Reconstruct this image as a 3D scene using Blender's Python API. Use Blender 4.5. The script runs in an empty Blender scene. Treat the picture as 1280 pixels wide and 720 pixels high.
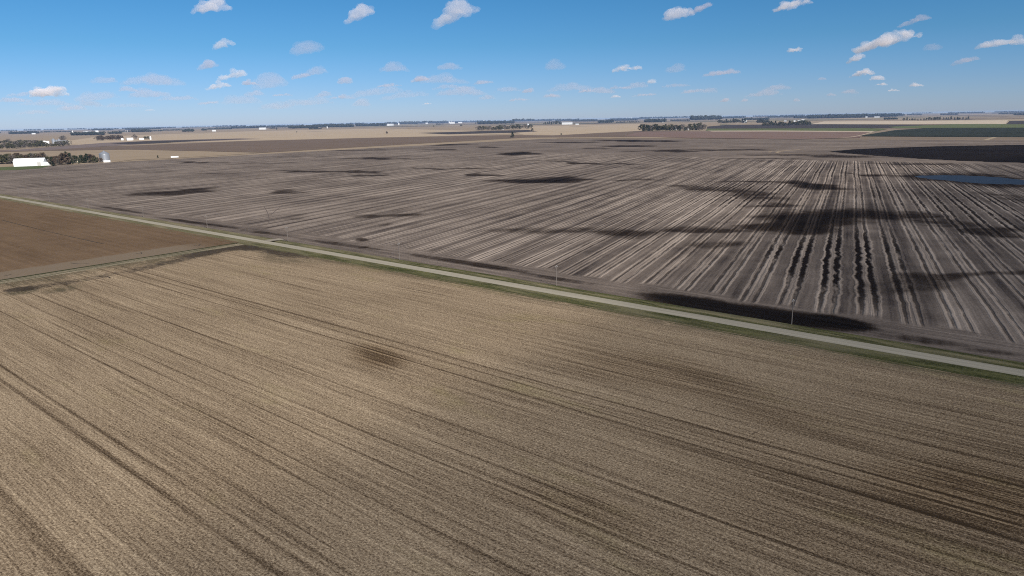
import bpy, bmesh, math, random
import numpy as np

# ------------------------------------------------------------------ camera, light, exposure
C = bpy.context.scene
R = math.radians
F, H = 853.0, 75.0                       # focal length in photo pixels, flying height in metres
ROLL, PITCH = R(1.08), math.atan(210 / F)
EX = np.array([0.7735, -0.6338, 0]); EY = np.array([0.6338, 0.7735, 0]); ORG = np.array([0., 309.3, 0])
_fw = np.array([0, math.cos(PITCH), -math.sin(PITCH)]); _up = np.array([0, math.sin(PITCH), math.cos(PITCH)]); _rt = np.array([1., 0, 0])
_c, _s = math.cos(ROLL), math.sin(ROLL)
def to_world(p): return np.array([p @ EX, p @ EY, p[2]])
CR = to_world(_rt * _c - _up * _s); CU = to_world(_rt * _s + _up * _c); CF = to_world(_fw)
CAM = to_world(np.array([0, 0, H]) - ORG)
cam = bpy.data.cameras.new('camera'); cam_o = bpy.data.objects.new('camera', cam); C.collection.objects.link(cam_o)
from mathutils import Matrix, Vector
cam_o.matrix_world = Matrix(((CR[0], CU[0], -CF[0], CAM[0]), (CR[1], CU[1], -CF[1], CAM[1]), (CR[2], CU[2], -CF[2], CAM[2]), (0, 0, 0, 1)))
cam.sensor_width = 36; cam.lens = F / 1280 * 36; cam.clip_start = 1; cam.clip_end = 300000
C.camera = cam_o

SUN_EL, SUN_AZ_VIEW = 36, 146            # elevation; degrees clockwise from the view direction
_sv = np.array([math.sin(R(SUN_AZ_VIEW)), math.cos(R(SUN_AZ_VIEW)), 0])
SUN = np.array([_sv @ EX * math.cos(R(SUN_EL)), _sv @ EY * math.cos(R(SUN_EL)), math.sin(R(SUN_EL))])
sl = bpy.data.lights.new('sun', 'SUN'); sl.energy = 4.6; sl.angle = R(0.5); sl.color = (1, 0.95, 0.88)
so = bpy.data.objects.new('sun', sl); C.collection.objects.link(so)
so.rotation_euler = Vector(SUN).to_track_quat('Z', 'Y').to_euler()
w = bpy.data.worlds.new('World'); C.world = w; w.use_nodes = True
nt = w.node_tree; bg = nt.nodes['Background']; sky = nt.nodes.new('ShaderNodeTexSky')
sky.sky_type = 'NISHITA'; sky.sun_disc = False; sky.sun_elevation = R(SUN_EL); sky.sun_rotation = math.atan2(SUN[0], SUN[1])
sky.altitude = 100; sky.air_density = 1.0; sky.dust_density = 0.2; sky.ozone_density = 3.0
tc = nt.nodes.new('ShaderNodeTexCoord'); sx = nt.nodes.new('ShaderNodeSeparateXYZ'); nt.links.new(tc.outputs['Generated'], sx.inputs[0])
rp = nt.nodes.new('ShaderNodeValToRGB'); nt.links.new(sx.outputs[2], rp.inputs[0]); mx = nt.nodes.new('ShaderNodeMix'); mx.data_type = 'RGBA'; mx.blend_type = 'MULTIPLY'; mx.inputs[0].default_value = 1
el = rp.color_ramp.elements; el[0].position = 0.0; el[0].color = (0.62, 0.80, 1.36, 1); el[1].position = 0.5; el[1].color = (0.80, 0.95, 1.0, 1)   # cleaner, bluer air than the model's horizon
for q_, c_ in ((0.04, (0.50, 0.73, 1.22)), (0.10, (0.34, 0.68, 1.02)), (0.22, (0.23, 0.66, 0.93))):
    e_ = el.new(q_); e_.color = (*c_, 1)
nt.links.new(sky.outputs[0], mx.inputs[6]); nt.links.new(rp.outputs[0], mx.inputs[7]); nt.links.new(mx.outputs[2], bg.inputs[0]); bg.inputs[1].default_value = 0.060
C.view_settings.view_transform = 'Standard'; C.view_settings.look = 'None'; C.view_settings.exposure = 0.5; C.view_settings.gamma = 1
C.cycles.max_bounces = 16; C.cycles.diffuse_bounces = 2; C.cycles.glossy_bounces = 2; C.cycles.volume_bounces = 14; C.cycles.transparent_max_bounces = 12
C.cycles.use_denoising = False; C.cycles.filter_width = 1.05
HAZE = 1.7e-5
C.cycles.sample_clamp_indirect = 1.0

# ------------------------------------------------------------------ photo pixel -> ground point, and back
def px(u, v, z=0.0):
    d = CR * (u - 640) - CU * (v - 360) + CF * F
    k = (H - z) / -d[2]
    p = CAM + d * k
    return float(p[0]), float(p[1])
def depth(u, v):
    x, y = px(u, v); return float((np.array([x, y, 0]) - CAM) @ CF)
def mpp(u, v): return depth(u, v) / F                       # metres per photo pixel there
def proj(X, Y):
    dx, dy, dz = X - CAM[0], Y - CAM[1], -CAM[2]
    z = dx * CF[0] + dy * CF[1] + dz * CF[2]
    z = np.where(z > 1, z, np.nan)
    return 640 + F * (dx * CR[0] + dy * CR[1] + dz * CR[2]) / z, 360 - F * (dx * CU[0] + dy * CU[1] + dz * CU[2]) / z
def ss(a, b, x):
    t = np.clip((x - a) / (b - a), 0, 1); return t * t * (3 - 2 * t)
def ellipses(X, Y, lst, warp=1.0):
    """soft ground patches: (centre u, v, half width, half height, tilt px, strength)"""
    k = np.clip(np.hypot(X - CAM[0], Y - CAM[1]) / 450, 0.4, 2.2) * warp
    U, V = proj(X + k * (7 * np.sin(Y * .045 + X * .013) + 4 * np.sin(Y * .12 - X * .05)), Y + k * (6 * np.sin(X * .04 + 1) + 3.5 * np.sin(X * .11 + Y * .03))); out = np.zeros_like(X)
    for (cu, cv, ru, rv, tilt, st) in lst:
        du = (U - cu) / ru; dv = (V - cv - tilt * du) / rv
        m = st * (1 - ss(0.35, 1.5, np.sqrt(du * du + dv * dv)))
        out = np.fmax(out, np.nan_to_num(m))
    return out

# ------------------------------------------------------------------ small helpers
rnd = random.Random(7)
def link(o, parent=None):
    C.collection.objects.link(o)
    if parent: o.parent = parent
    return o
def tag(o, label=None, cat=None, group=None, kind=None):
    for k, v in (('label', label), ('category', cat), ('group', group), ('kind', kind)):
        if v: o[k] = v
    return o
def empty(name, loc, rz=0):
    o = bpy.data.objects.new(name, None); o.location = loc; o.rotation_euler = (0, 0, rz); o.empty_display_size = 1
    return link(o)
def mesh_obj(name, verts, faces, mat, parent=None, smooth=False):
    me = bpy.data.meshes.new(name); me.from_pydata([tuple(v) for v in verts], [], faces); me.materials.append(mat); me.update()
    if smooth: me.polygons.foreach_set('use_smooth', [True] * len(me.polygons))
    return link(bpy.data.objects.new(name, me), parent)
class MB:
    def __init__(s): s.v = []; s.f = []
    def add(s, v, f):
        b = len(s.v); s.v += list(v); s.f += [tuple(i + b for i in q) for q in f]
    def box(s, x0, x1, y0, y1, z0, z1):
        s.add([(x0, y0, z0), (x1, y0, z0), (x1, y1, z0), (x0, y1, z0), (x0, y0, z1), (x1, y0, z1), (x1, y1, z1), (x0, y1, z1)],
              [(0, 3, 2, 1), (4, 5, 6, 7), (0, 1, 5, 4), (1, 2, 6, 5), (2, 3, 7, 6), (3, 0, 4, 7)])
    def tube(s, p, q, r0, r1, n=7, caps=True):
        p = Vector(p); q = Vector(q); d = (q - p).normalized()
        a = d.orthogonal().normalized(); b = d.cross(a)
        v = [p + (a * math.cos(t) + b * math.sin(t)) * r0 for t in [2 * math.pi * i / n for i in range(n)]]
        v += [q + (a * math.cos(t) + b * math.sin(t)) * r1 for t in [2 * math.pi * i / n for i in range(n)]]
        f = [(i, (i + 1) % n, n + (i + 1) % n, n + i) for i in range(n)]
        if caps: f += [tuple(range(n - 1, -1, -1)), tuple(range(n, 2 * n))]
        s.add(v, f)
    def lathe(s, prof, n=24):
        v = []; f = []
        for r, z in prof: v += [(r * math.cos(2 * math.pi * i / n), r * math.sin(2 * math.pi * i / n), z) for i in range(n)]
        for k in range(len(prof) - 1):
            f += [(k * n + i, k * n + (i + 1) % n, (k + 1) * n + (i + 1) % n, (k + 1) * n + i) for i in range(n)]
        f += [tuple(range(n - 1, -1, -1)), tuple((len(prof) - 1) * n + i for i in range(n))]
        s.add(v, f)
    def obj(s, name, mat, parent=None, smooth=False): return mesh_obj(name, s.v, s.f, mat, parent, smooth)

class NT:
    """terse node-tree writer"""
    def __init__(s, name, rough=0.9, spec=0.2):
        if spec < 0.15: spec = 0.0          # dry soil and straw: no sheen
        s.m = bpy.data.materials.new(name); s.m.use_nodes = True; s.t = s.m.node_tree
        s.b = s.t.nodes['Principled BSDF']; s.b.inputs['Roughness'].default_value = rough; s.b.inputs['Specular IOR Level'].default_value = spec
    def n(s, typ, **kw):
        o = s.t.nodes.new('ShaderNode' + typ)
        for k, v in kw.items(): setattr(o, k, v)
        return o
    def put(s, sock, v):
        if isinstance(v, bpy.types.NodeSocket): s.t.links.new(v, sock)
        elif isinstance(v, (tuple, list)) and len(v) == 3 and sock.type == 'RGBA': sock.default_value = (*v, 1)
        else: sock.default_value = v
    def math(s, op, a, b=0.0, c=0.0, clamp=False):
        o = s.n('Math', operation=op, use_clamp=clamp)
        for i, x in enumerate((a, b, c)): s.put(o.inputs[i], x)
        return o.outputs[0]
    def add(s, a, b): return s.math('ADD', a, b)
    def mul(s, a, b): return s.math('MULTIPLY', a, b)
    def sub(s, a, b): return s.math('SUBTRACT', a, b)
    def step(s, x, a, b, to0=0.0, to1=1.0):
        o = s.n('MapRange', interpolation_type='SMOOTHSTEP'); s.put(o.inputs[0], x)
        for i, v in zip((1, 2, 3, 4), (a, b, to0, to1)): s.put(o.inputs[i], v)
        return o.outputs[0]
    def mix(s, f, a, b, blend='MIX'):
        o = s.n('Mix', data_type='RGBA', blend_type=blend); s.put(o.inputs[0], f); s.put(o.inputs[6], a); s.put(o.inputs[7], b)
        return o.outputs[2]
    def noise(s, vec, scale=1.0, detail=2.0, rough=0.5, dist=0.0):
        o = s.n('TexNoise'); s.put(o.inputs['Vector'], vec); s.put(o.inputs['Scale'], scale)
        s.put(o.inputs['Detail'], detail); s.put(o.inputs['Roughness'], rough); s.put(o.inputs['Distortion'], dist)
        return o.outputs[0]
    def pos(s):
        g = s.n('NewGeometry'); return g.outputs['Position']
    def map(s, vec, rot=0.0, scale=(1, 1, 1), loc=(0, 0, 0)):
        o = s.n('Mapping'); s.put(o.inputs[0], vec); o.inputs['Rotation'].default_value = (0, 0, rot); o.inputs['Scale'].default_value = scale; o.inputs['Location'].default_value = loc
        return o.outputs[0]
    def xyz(s, vec):
        o = s.n('SeparateXYZ'); s.put(o.inputs[0], vec); return o.outputs
    def vec(s, x, y, z=0.0):
        o = s.n('CombineXYZ'); s.put(o.inputs[0], x); s.put(o.inputs[1], y); s.put(o.inputs[2], z); return o.outputs[0]
    def attr(s, name):
        o = s.n('Attribute', attribute_name=name); return o.outputs['Fac']
    def bump(s, h, strength=1.0, dist=0.1):
        o = s.n('Bump'); s.put(o.inputs['Height'], h); o.inputs['Strength'].default_value = strength; o.inputs['Distance'].default_value = dist
        s.t.links.new(o.outputs[0], s.b.inputs['Normal'])
    def out(s, col): s.put(s.b.inputs['Base Color'], col); return s.m

def flat_mat(name, col, var=0.25, scale=1.0, rough=0.85, spec=0.2, metal=0.0, bump=0.0):
    t = NT(name, rough, spec); t.b.inputs['Metallic'].default_value = metal
    oi = t.n('TexCoord').outputs['Object']
    k = t.noise(oi, scale, 4, 0.6)
    c = t.mix(k, tuple(v * (1 - var) for v in col), tuple(min(1, v * (1 + var)) for v in col))
    if bump: t.bump(k, 1.0, bump)
    return t.out(c)

# ------------------------------------------------------------------ ground materials
def mat_stubble():
    t = NT('stubble', 0.95, 0.1); p = t.pos(); x, y, _ = t.xyz(p)
    wob = t.mul(t.sub(t.noise(t.map(p, 0, (0.012, 0.03, 0)), 1, 3), 0.5), 1.6)
    yy = t.add(y, wob)
    rows = t.noise(t.vec(t.mul(x, 0.02), t.mul(yy, 0.85)), 1, 3, 0.65)
    swath = t.noise(t.vec(t.mul(x, 0.004), t.mul(yy, 0.16)), 1, 3, 0.6)
    thin = t.noise(t.vec(t.add(t.mul(x, 0.007), 31.0), t.mul(yy, 0.42)), 1, 1, 0.5)
    blot = t.noise(t.map(p, 0, (0.012, 0.03, 0)), 1, 4, 0.6)
    green = t.noise(t.map(p, 0, (0.018, 0.05, 0), (17, 5, 0)), 1, 4, 0.65)
    grain = t.noise(p, 2.0, 5, 0.85)
    grain2 = t.noise(t.map(p, 0, (1.2, 3.2, 0)), 1, 2, 0.6)
    clod = t.noise(t.map(p, 0, (0.35, 0.9, 0)), 1, 3, 0.7)
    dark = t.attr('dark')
    crop = t.math('SINE', t.mul(t.add(yy, t.mul(t.sub(clod, 0.5), 0.35)), 6.2832 / 0.76))
    v = t.add(t.mul(t.sub(rows, 0.5), 0.78), t.mul(t.sub(swath, 0.5), 0.36)); v = t.add(v, t.mul(crop, 0.045))
    v = t.add(v, t.mul(t.sub(blot, 0.5), 0.30))
    v = t.add(v, t.mul(t.sub(grain, 0.5), 3.0)); v = t.add(v, t.mul(t.sub(grain2, 0.5), 0.8)); v = t.add(v, t.mul(t.sub(clod, 0.5), 0.55))
    lines = t.step(thin, 0.36, 0.27)
    v = t.sub(v, t.mul(t.mul(lines, 0.30), t.step(clod, 0.3, 0.6)))
    # wheel tracks left by the combine, at fixed distances from the road
    for yc, wd, st in TRACKS:
        d = t.math('ABSOLUTE', t.sub(yy, yc))
        v = t.sub(v, t.mul(t.step(d, wd, wd * 0.3), st))
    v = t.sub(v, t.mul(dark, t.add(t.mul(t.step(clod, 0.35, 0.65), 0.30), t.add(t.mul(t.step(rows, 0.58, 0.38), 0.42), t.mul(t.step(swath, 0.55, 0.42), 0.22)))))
    f = t.math('ADD', v, 0.52, 0, True)
    ramp = t.n('ValToRGB'); t.put(ramp.inputs[0], f); e = ramp.color_ramp.elements
    e[0].position = 0; e[0].color = (0.050, 0.034, 0.021, 1); e[1].position = 1; e[1].color = (0.478, 0.369, 0.243, 1)
    for q, c in ((0.3, (0.128, 0.090, 0.057)), (0.55, (0.242, 0.178, 0.115)), (0.8, (0.336, 0.253, 0.166))):
        n = e.new(q); n.color = (*c, 1)
    col = t.mix(t.mul(t.step(green, 0.55, 0.75), 0.5), ramp.outputs[0], t.mix(1.0, ramp.outputs[0], (0.92, 1.0, 0.72), 'MULTIPLY'))
    edge = t.attr('edge')
    col = t.mix(t.mul(edge, t.step(t.noise(t.map(p, 0, (0.12, 0.35, 0)), 1, 4, 0.7), 0.30, 0.55)), col, t.mix(green, (0.032, 0.026, 0.018), (0.10, 0.085, 0.05)))
    mud = t.attr('mud'); mf = t.step(t.add(mud, t.mul(t.sub(t.noise(t.map(p, 0, (0.22, 0.4, 0)), 1, 5, 0.7), 0.5), 1.7)), 0.22, 0.95)
    col = t.mix(t.mul(mf, 0.9), col, t.mix(clod, (0.014, 0.011, 0.010), (0.075, 0.058, 0.042)))
    t.bump(t.add(grain, t.mul(rows, 1.5)), 0.7, 0.25)
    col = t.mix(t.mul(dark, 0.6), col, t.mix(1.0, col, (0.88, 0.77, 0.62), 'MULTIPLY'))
    return t.out(col)

ROWA = R(13.3)
def mat_plowed():
    t = NT('tilled soil', 0.95, 0.0); p = t.pos()
    # u runs across the tractor passes, r along them
    u0, r, _ = t.xyz(t.map(p, ROWA * -1))
    u0 = t.math('MULTIPLY_ADD', 1.0, u0, 0.0)
    wet, rut, calm = t.attr('wet'), t.attr('rut'), t.attr('calm')
    meander = t.mul(t.sub(t.noise(t.vec(t.mul(u0, 0.003), t.mul(r, 0.004)), 1, 2), 0.5), 5.0)
    w1 = t.sub(t.noise(t.vec(t.mul(u0, 0.05), t.mul(r, 0.085)), 1, 3, 0.6), 0.5)
    u = t.add(t.add(u0, meander), t.mul(w1, t.math('MULTIPLY_ADD', rut, 3.2, 0.5)))
    q = t.math('DIVIDE', t.sub(u, 147.8 - 7.5), 15.0)
    idx = t.math('FLOOR', q)
    fr = t.mul(t.sub(t.math('FRACT', q), 0.5), 15.0)
    a = t.math('ABSOLUTE', fr)
    d = t.math('ABSOLUTE', t.sub(a, 2.45))
    wid = t.math('MULTIPLY_ADD', rut, 1.05, 0.42)
    wid = t.mul(wid, t.math('MULTIPLY_ADD', t.noise(t.vec(t.mul(u0, 0.1), t.mul(r, 0.06)), 1, 3, 0.6), 1.4, 0.3))
    line = t.step(d, t.mul(wid, 1.25), t.mul(wid, 0.5))
    wn = t.n('TexWhiteNoise', noise_dimensions='1D'); t.put(wn.inputs['W'], idx)
    wrow = wn.outputs[0]
    stw = t.noise(t.vec(t.mul(u, 0.35), t.mul(r, 0.006)), 1, 3, 0.7)      # streaks along the passes
    ridge = t.mul(t.step(t.math('ABSOLUTE', t.sub(d, t.add(wid, 0.75))), 0.85, 0.25), t.step(stw, 0.3, 0.6))
    band = t.step(a, 5.2, 4.2)
    big = t.noise(t.map(p, 0.3, (0.006, 0.009, 0)), 1, 4, 0.6)
    mid = t.noise(t.map(p, 0, (0.05, 0.05, 0)), 1, 5, 0.65)
    fine = t.noise(p, 0.9, 5, 0.8)
    till = t.n('TexWave', wave_type='BANDS', bands_direction='X'); t.put(till.inputs['Vector'], t.map(p, R(-48), (1, 1, 1)))
    till.inputs['Scale'].default_value = 0.22; till.inputs['Distortion'].default_value = 1.5; till.inputs['Detail Scale'].default_value = 0.3
    act = t.sub(1.0, calm)
    v = t.mul(t.sub(big, 0.5), 0.75)
    v = t.add(v, t.mul(t.sub(mid, 0.5), 0.5)); v = t.add(v, t.mul(t.sub(fine, 0.5), 0.85))
    v = t.add(v, t.mul(t.sub(till.outputs[0], 0.5), 0.04))
    rowv = t.add(t.mul(t.sub(band, 0.5), 0.22), t.mul(t.sub(wrow, 0.5), 0.16))
    stw2 = t.noise(t.vec(t.add(t.mul(u, 0.075), 9.0), t.mul(r, 0.0045)), 1, 3, 0.6); rowv = t.add(rowv, t.mul(t.sub(stw2, 0.5), 1.05))
    rowv = t.add(rowv, t.mul(ridge, 0.19)); rowv = t.add(rowv, t.mul(t.sub(stw, 0.5), 0.95))
    v = t.add(v, t.mul(rowv, act))
    xw, yw, _ = t.xyz(p)
    hs = t.noise(t.vec(t.mul(xw, 0.012), t.mul(t.add(yw, t.mul(t.sub(mid, 0.5), 3.0)), 0.34)), 1, 4, 0.65)    # headland passes run beside the road
    v = t.add(v, t.mul(t.mul(t.sub(hs, 0.52), 1.1), t.mul(calm, t.step(yw, 48, 36))))
    f = t.math('ADD', v, 0.45, 0, True)
    ramp = t.n('ValToRGB'); t.put(ramp.inputs[0], f); e = ramp.color_ramp.elements
    e[0].position = 0; e[0].color = (0.040, 0.032, 0.029, 1); e[1].position = 1; e[1].color = (0.325, 0.262, 0.212, 1)
    n = e.new(0.45); n.color = (0.140, 0.111, 0.091, 1)
    col = ramp.outputs[0]
    # wet hollows, their edges broken up by the soil
    wf = t.add(wet, t.mul(t.sub(mid, 0.5), 1.15)); wf = t.add(wf, t.mul(t.sub(stw, 0.5), 0.55)); wf = t.add(wf, t.mul(t.sub(big, 0.5), 0.25))
    wm = t.step(wf, 0.18, 0.80)
    col = t.mix(wm, col, t.mix(1.0, col, t.mix(t.step(wet, 0.75, 1.05), (0.19, 0.175, 0.17), (0.09, 0.09, 0.10)), 'MULTIPLY'))
    lm = t.mul(t.mul(line, act), t.math('MULTIPLY_ADD', rut, 0.55, 0.5))
    lm = t.mul(lm, t.step(t.noise(t.vec(t.mul(u, 0.16), t.mul(r, 0.035)), 1, 3, 0.65), t.math('MULTIPLY_ADD', rut, -0.12, 0.36), t.math('MULTIPLY_ADD', rut, -0.14, 0.56)))
    col = t.mix(lm, col, (0.013, 0.010, 0.009))
    h = t.add(t.mul(fine, 0.5), t.mul(t.sub(t.mul(ridge, 0.8), line), act))
    t.bump(h, 0.6, 0.3)
    t.put(t.b.inputs['Roughness'], t.sub(0.95, t.mul(wm, 0.25)))
    return t.out(col)

def mat_soil(name, col, tex=1.0, stripe=None, stripe_amt=0.3):
    """plain tilled or stubble soil with blotches, streaks and clods"""
    t = NT(name, 0.95, 0.1); p = t.pos()
    big = t.noise(t.map(p, 0.4, (0.004, 0.007, 0)), 1, 4, 0.6); mid = t.noise(p, 0.06, 5, 0.7); fine = t.noise(p, 0.9, 4, 0.8)
    v = t.add(t.mul(t.sub(big, 0.5), 0.55 * tex), t.add(t.mul(t.sub(mid, 0.5), 0.35 * tex), t.mul(t.sub(fine, 0.5), 0.5 * tex)))
    if stripe is not None:
        s = t.noise(t.map(p, stripe, (0.09, 0.0025, 0)), 1, 4, 0.65); v = t.add(v, t.mul(t.sub(s, 0.5), stripe_amt * 2))
    f = t.math('ADD', v, 0.5, 0, True)
    c = t.mix(f, tuple(q * 0.5 for q in col), tuple(q * 1.5 for q in col))
    t.bump(fine, 0.5, 0.2)
    return t.out(c)

def mat_grass():
    t = NT('verge grass', 0.95, 0.1); p = t.pos(); x, y, _ = t.xyz(p)
    a = t.noise(t.vec(t.mul(x, 0.05), t.mul(y, 0.6)), 1, 4, 0.65); b = t.noise(p, 1.2, 5, 0.8); c = t.noise(t.map(p, 0, (0.02, 0.15, 0)), 1, 4, 0.6)
    col = t.mix(t.step(t.add(a, t.mul(t.sub(b, 0.5), 0.8)), 0.25, 0.75), (0.022, 0.027, 0.010), (0.105, 0.100, 0.044))
    far = t.step(x, -60, -330)
    dry = t.math('ADD', t.mul(t.step(c, 0.42, 0.68), 0.6), t.mul(far, 0.45), 0, True)
    col = t.mix(dry, col, (0.17, 0.143, 0.09))
    # a drier strip along the far side of the ditch
    col = t.mix(t.mul(t.step(t.math('ABSOLUTE', t.sub(y, 9.3)), 1.3, 0.4), t.mul(t.step(a, 0.35, 0.6), 0.6)), col, (0.19, 0.16, 0.095))
    t.bump(b, 0.8, 0.3)
    return t.out(col)

def mat_gravel():
    t = NT('gravel road', 0.95, 0.1); p = t.pos(); x, y, _ = t.xyz(p)
    a = t.noise(t.vec(t.mul(x, 0.03), t.mul(y, 1.1)), 1, 3, 0.6); b = t.noise(p, 2.5, 4, 0.8); c = t.noise(t.map(p, 0, (0.01, 0.1, 0)), 1, 3)
    v = t.add(t.mul(t.sub(a, 0.5), 0.7), t.add(t.mul(t.sub(b, 0.5), 0.8), t.mul(t.sub(c, 0.5), 0.5)))
    wheel = t.step(t.math('ABSOLUTE', t.sub(t.math('ABSOLUTE', t.add(y, 0.2)), 1.3)), 0.8, 0.2)
    f = t.math('ADD', t.add(v, t.mul(wheel, 0.12)), 0.45, 0, True)
    t.bump(b, 0.4, 0.06)
    return t.out(t.mix(f, (0.165, 0.145, 0.108), (0.40, 0.355, 0.275)))

def mat_patchwork():
    """the plain beyond the modelled fields: rectangular fields of stubble, tilled soil and winter green"""
    t = NT('plain', 0.95, 0.1); p = t.pos()
    br = t.n('TexBrick', offset=0.5, offset_frequency=2, squash=1.0); t.put(br.inputs['Vector'], t.map(p, 0.0, (1, 1, 1)))
    t.put(br.inputs['Color1'], (0.0, 0.0, 0.0)); t.put(br.inputs['Color2'], (1.0, 1.0, 1.0)); t.put(br.inputs['Mortar'], (0.3, 0.3, 0.3))
    br.inputs['Scale'].default_value = 1.0; br.inputs['Mortar Size'].default_value = 6.0; br.inputs['Brick Width'].default_value = 1200; br.inputs['Row Height'].default_value = 620
    ramp = t.n('ValToRGB'); t.put(ramp.inputs[0], br.outputs[0]); ramp.color_ramp.interpolation = 'CONSTANT'; e = ramp.color_ramp.elements
    cols = ((0, (0.20, 0.155, 0.115)), (0.25, (0.33, 0.265, 0.18)), (0.5, (0.12, 0.095, 0.08)), (0.62, (0.36, 0.29, 0.20)), (0.8, (0.10, 0.11, 0.06)), (0.88, (0.24, 0.19, 0.14)))
    e[0].color = (*cols[0][1], 1); e[1].position = cols[1][0]; e[1].color = (*cols[1][1], 1)
    for q, c in cols[2:]: n = e.new(q); n.color = (*c, 1)
    k = t.noise(t.map(p, 0.3, (0.004, 0.008, 0)), 1, 4, 0.6)
    return t.out(t.mix(0.5, ramp.outputs[0], t.mix(k, (0.2, 0.2, 0.2), (1.2, 1.15, 1.1)), 'MULTIPLY'))

def grid_field(name, xs, ys, z, mat, attrs=None, zf=None):
    X, Y = np.meshgrid(xs, ys); nx, ny = len(xs), len(ys)
    Z = np.full_like(X, z) if zf is None else zf(X, Y)
    me = bpy.data.meshes.new(name); V = np.stack([X, Y, Z], -1).reshape(-1, 3)
    i = np.arange((ny - 1) * nx).reshape(ny - 1, nx)[:, :-1].ravel()
    fc = np.stack([i, i + 1, i + 1 + nx, i + nx], 1)
    me.vertices.add(len(V)); me.vertices.foreach_set('co', V.ravel().astype(np.float32))
    me.loops.add(fc.size); me.loops.foreach_set('vertex_index', fc.ravel().astype(np.int32))
    me.polygons.add(len(fc)); me.polygons.foreach_set('loop_start', (np.arange(len(fc)) * 4).astype(np.int32))
    me.update(calc_edges=True); me.validate()
    me.polygons.foreach_set('use_smooth', [True] * len(fc))
    for k, fn in (attrs or {}).items():
        at = me.attributes.new(k, 'FLOAT', 'POINT'); at.data.foreach_set('value', fn(X, Y).ravel().astype(np.float32))
    me.materials.append(mat)
    o = link(bpy.data.objects.new(name, me)); tag(o, kind='structure'); return o
def spaced(stops):
    """coordinates whose spacing changes from stop to stop: [(start, step), ..., (end, _)]"""
    out = []
    for (a, st), (b, _) in zip(stops, stops[1:]): out += list(np.arange(a, b - st * 0.4, st))
    return np.array(out + [stops[-1][0]], float)

# ------------------------------------------------------------------ ground sheet and fields
v = [(0, 0, -1.0)]; f = []; n = 96; rr = [400, 2000, 6000, 15000, 45000]
for r_ in rr: v += [(r_ * math.cos(2 * math.pi * i / n), r_ * math.sin(2 * math.pi * i / n), -1.0) for i in range(n)]
f += [(0, 1 + i, 1 + (i + 1) % n) for i in range(n)]
for k in range(len(rr) - 1): f += [(1 + k * n + i, 1 + (k + 1) * n + i, 1 + (k + 1) * n + (i + 1) % n, 1 + k * n + (i + 1) % n) for i in range(n)]
tag(mesh_obj('ground', v, f, mat_patchwork()), kind='structure')

ty = lambda u, v_: px(u, v_)[1]
TRACKS = [(ty(95, 540), 0.8, 0.27), (ty(70, 502), 0.7, 0.24), (ty(40, 655), 0.9, 0.22), (ty(60, 690), 0.8, 0.18), (ty(90, 405), 0.5, 0.22),
          (ty(420, 600), 0.5, 0.32), (ty(1120, 600), 0.9, 0.3), (ty(1150, 640), 0.7, 0.3), (ty(480, 500), 0.6, 0.22), (ty(830, 530), 0.6, 0.22), (ty(700, 640), 0.5, 0.3)]
STUB_DARK = [(484, 445, 34, 13, 3, 0.62), (1230, 620, 190, 42, 30, 0.85), (1240, 585, 110, 28, 20, 0.45), (1250, 640, 420, 130, 30, 0.34), (820, 470, 130, 22, 25, 0.30), (760, 650, 120, 28, 30, 0.28), (1000, 520, 130, 18, 20, 0.25), (1140, 690, 160, 30, 30, 0.35)]  # wet patches and streaks, plus one broad lower-right ellipse painting in shade
MUD = [(318, 309.5, 26, 4.5, -1, 1.2), (350, 315, 44, 5, 6, .9), (24, 361, 24, 2.8, -2.6, 1.3), (60, 356, 30, 3.2, -4, .65), (86, 352.5, 26, 3.2, -4, .7), (125, 345, 34, 3.6, -6, .6), (180, 335, 40, 3.4, -7, .68), (215, 328, 36, 3.6, -6, .75), (255, 317, 36, 4.5, -6, 1.05), (290, 310.5, 30, 4, -2, 1.1)]
def stub_edge(X, Y):
    a = 1 - ss(-215, -188, X + 6 * np.sin(Y * 0.11) + 4 * np.sin(Y * 0.37))
    b = ss(-19, -12, Y + 1.2 * np.sin(X * 0.09)) * 0.55
    c = ellipses(X, Y, [(318, 309, 26, 5, 0, 1.0), (350, 318, 45, 6, 8, 0.6), (25, 361, 25, 4, -3, 1.0), (82, 357, 22, 3, -3, 0.8)])
    return np.clip(np.maximum(np.maximum(a * 0.75, b), c), 0, 1)
M_STUB = mat_stubble()
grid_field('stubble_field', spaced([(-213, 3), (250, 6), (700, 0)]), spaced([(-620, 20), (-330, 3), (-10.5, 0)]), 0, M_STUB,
           {'dark': lambda X, Y: ellipses(X, Y, STUB_DARK), 'edge': stub_edge, 'mud': lambda X, Y: ellipses(X, Y, MUD, 0.25)})

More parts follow.
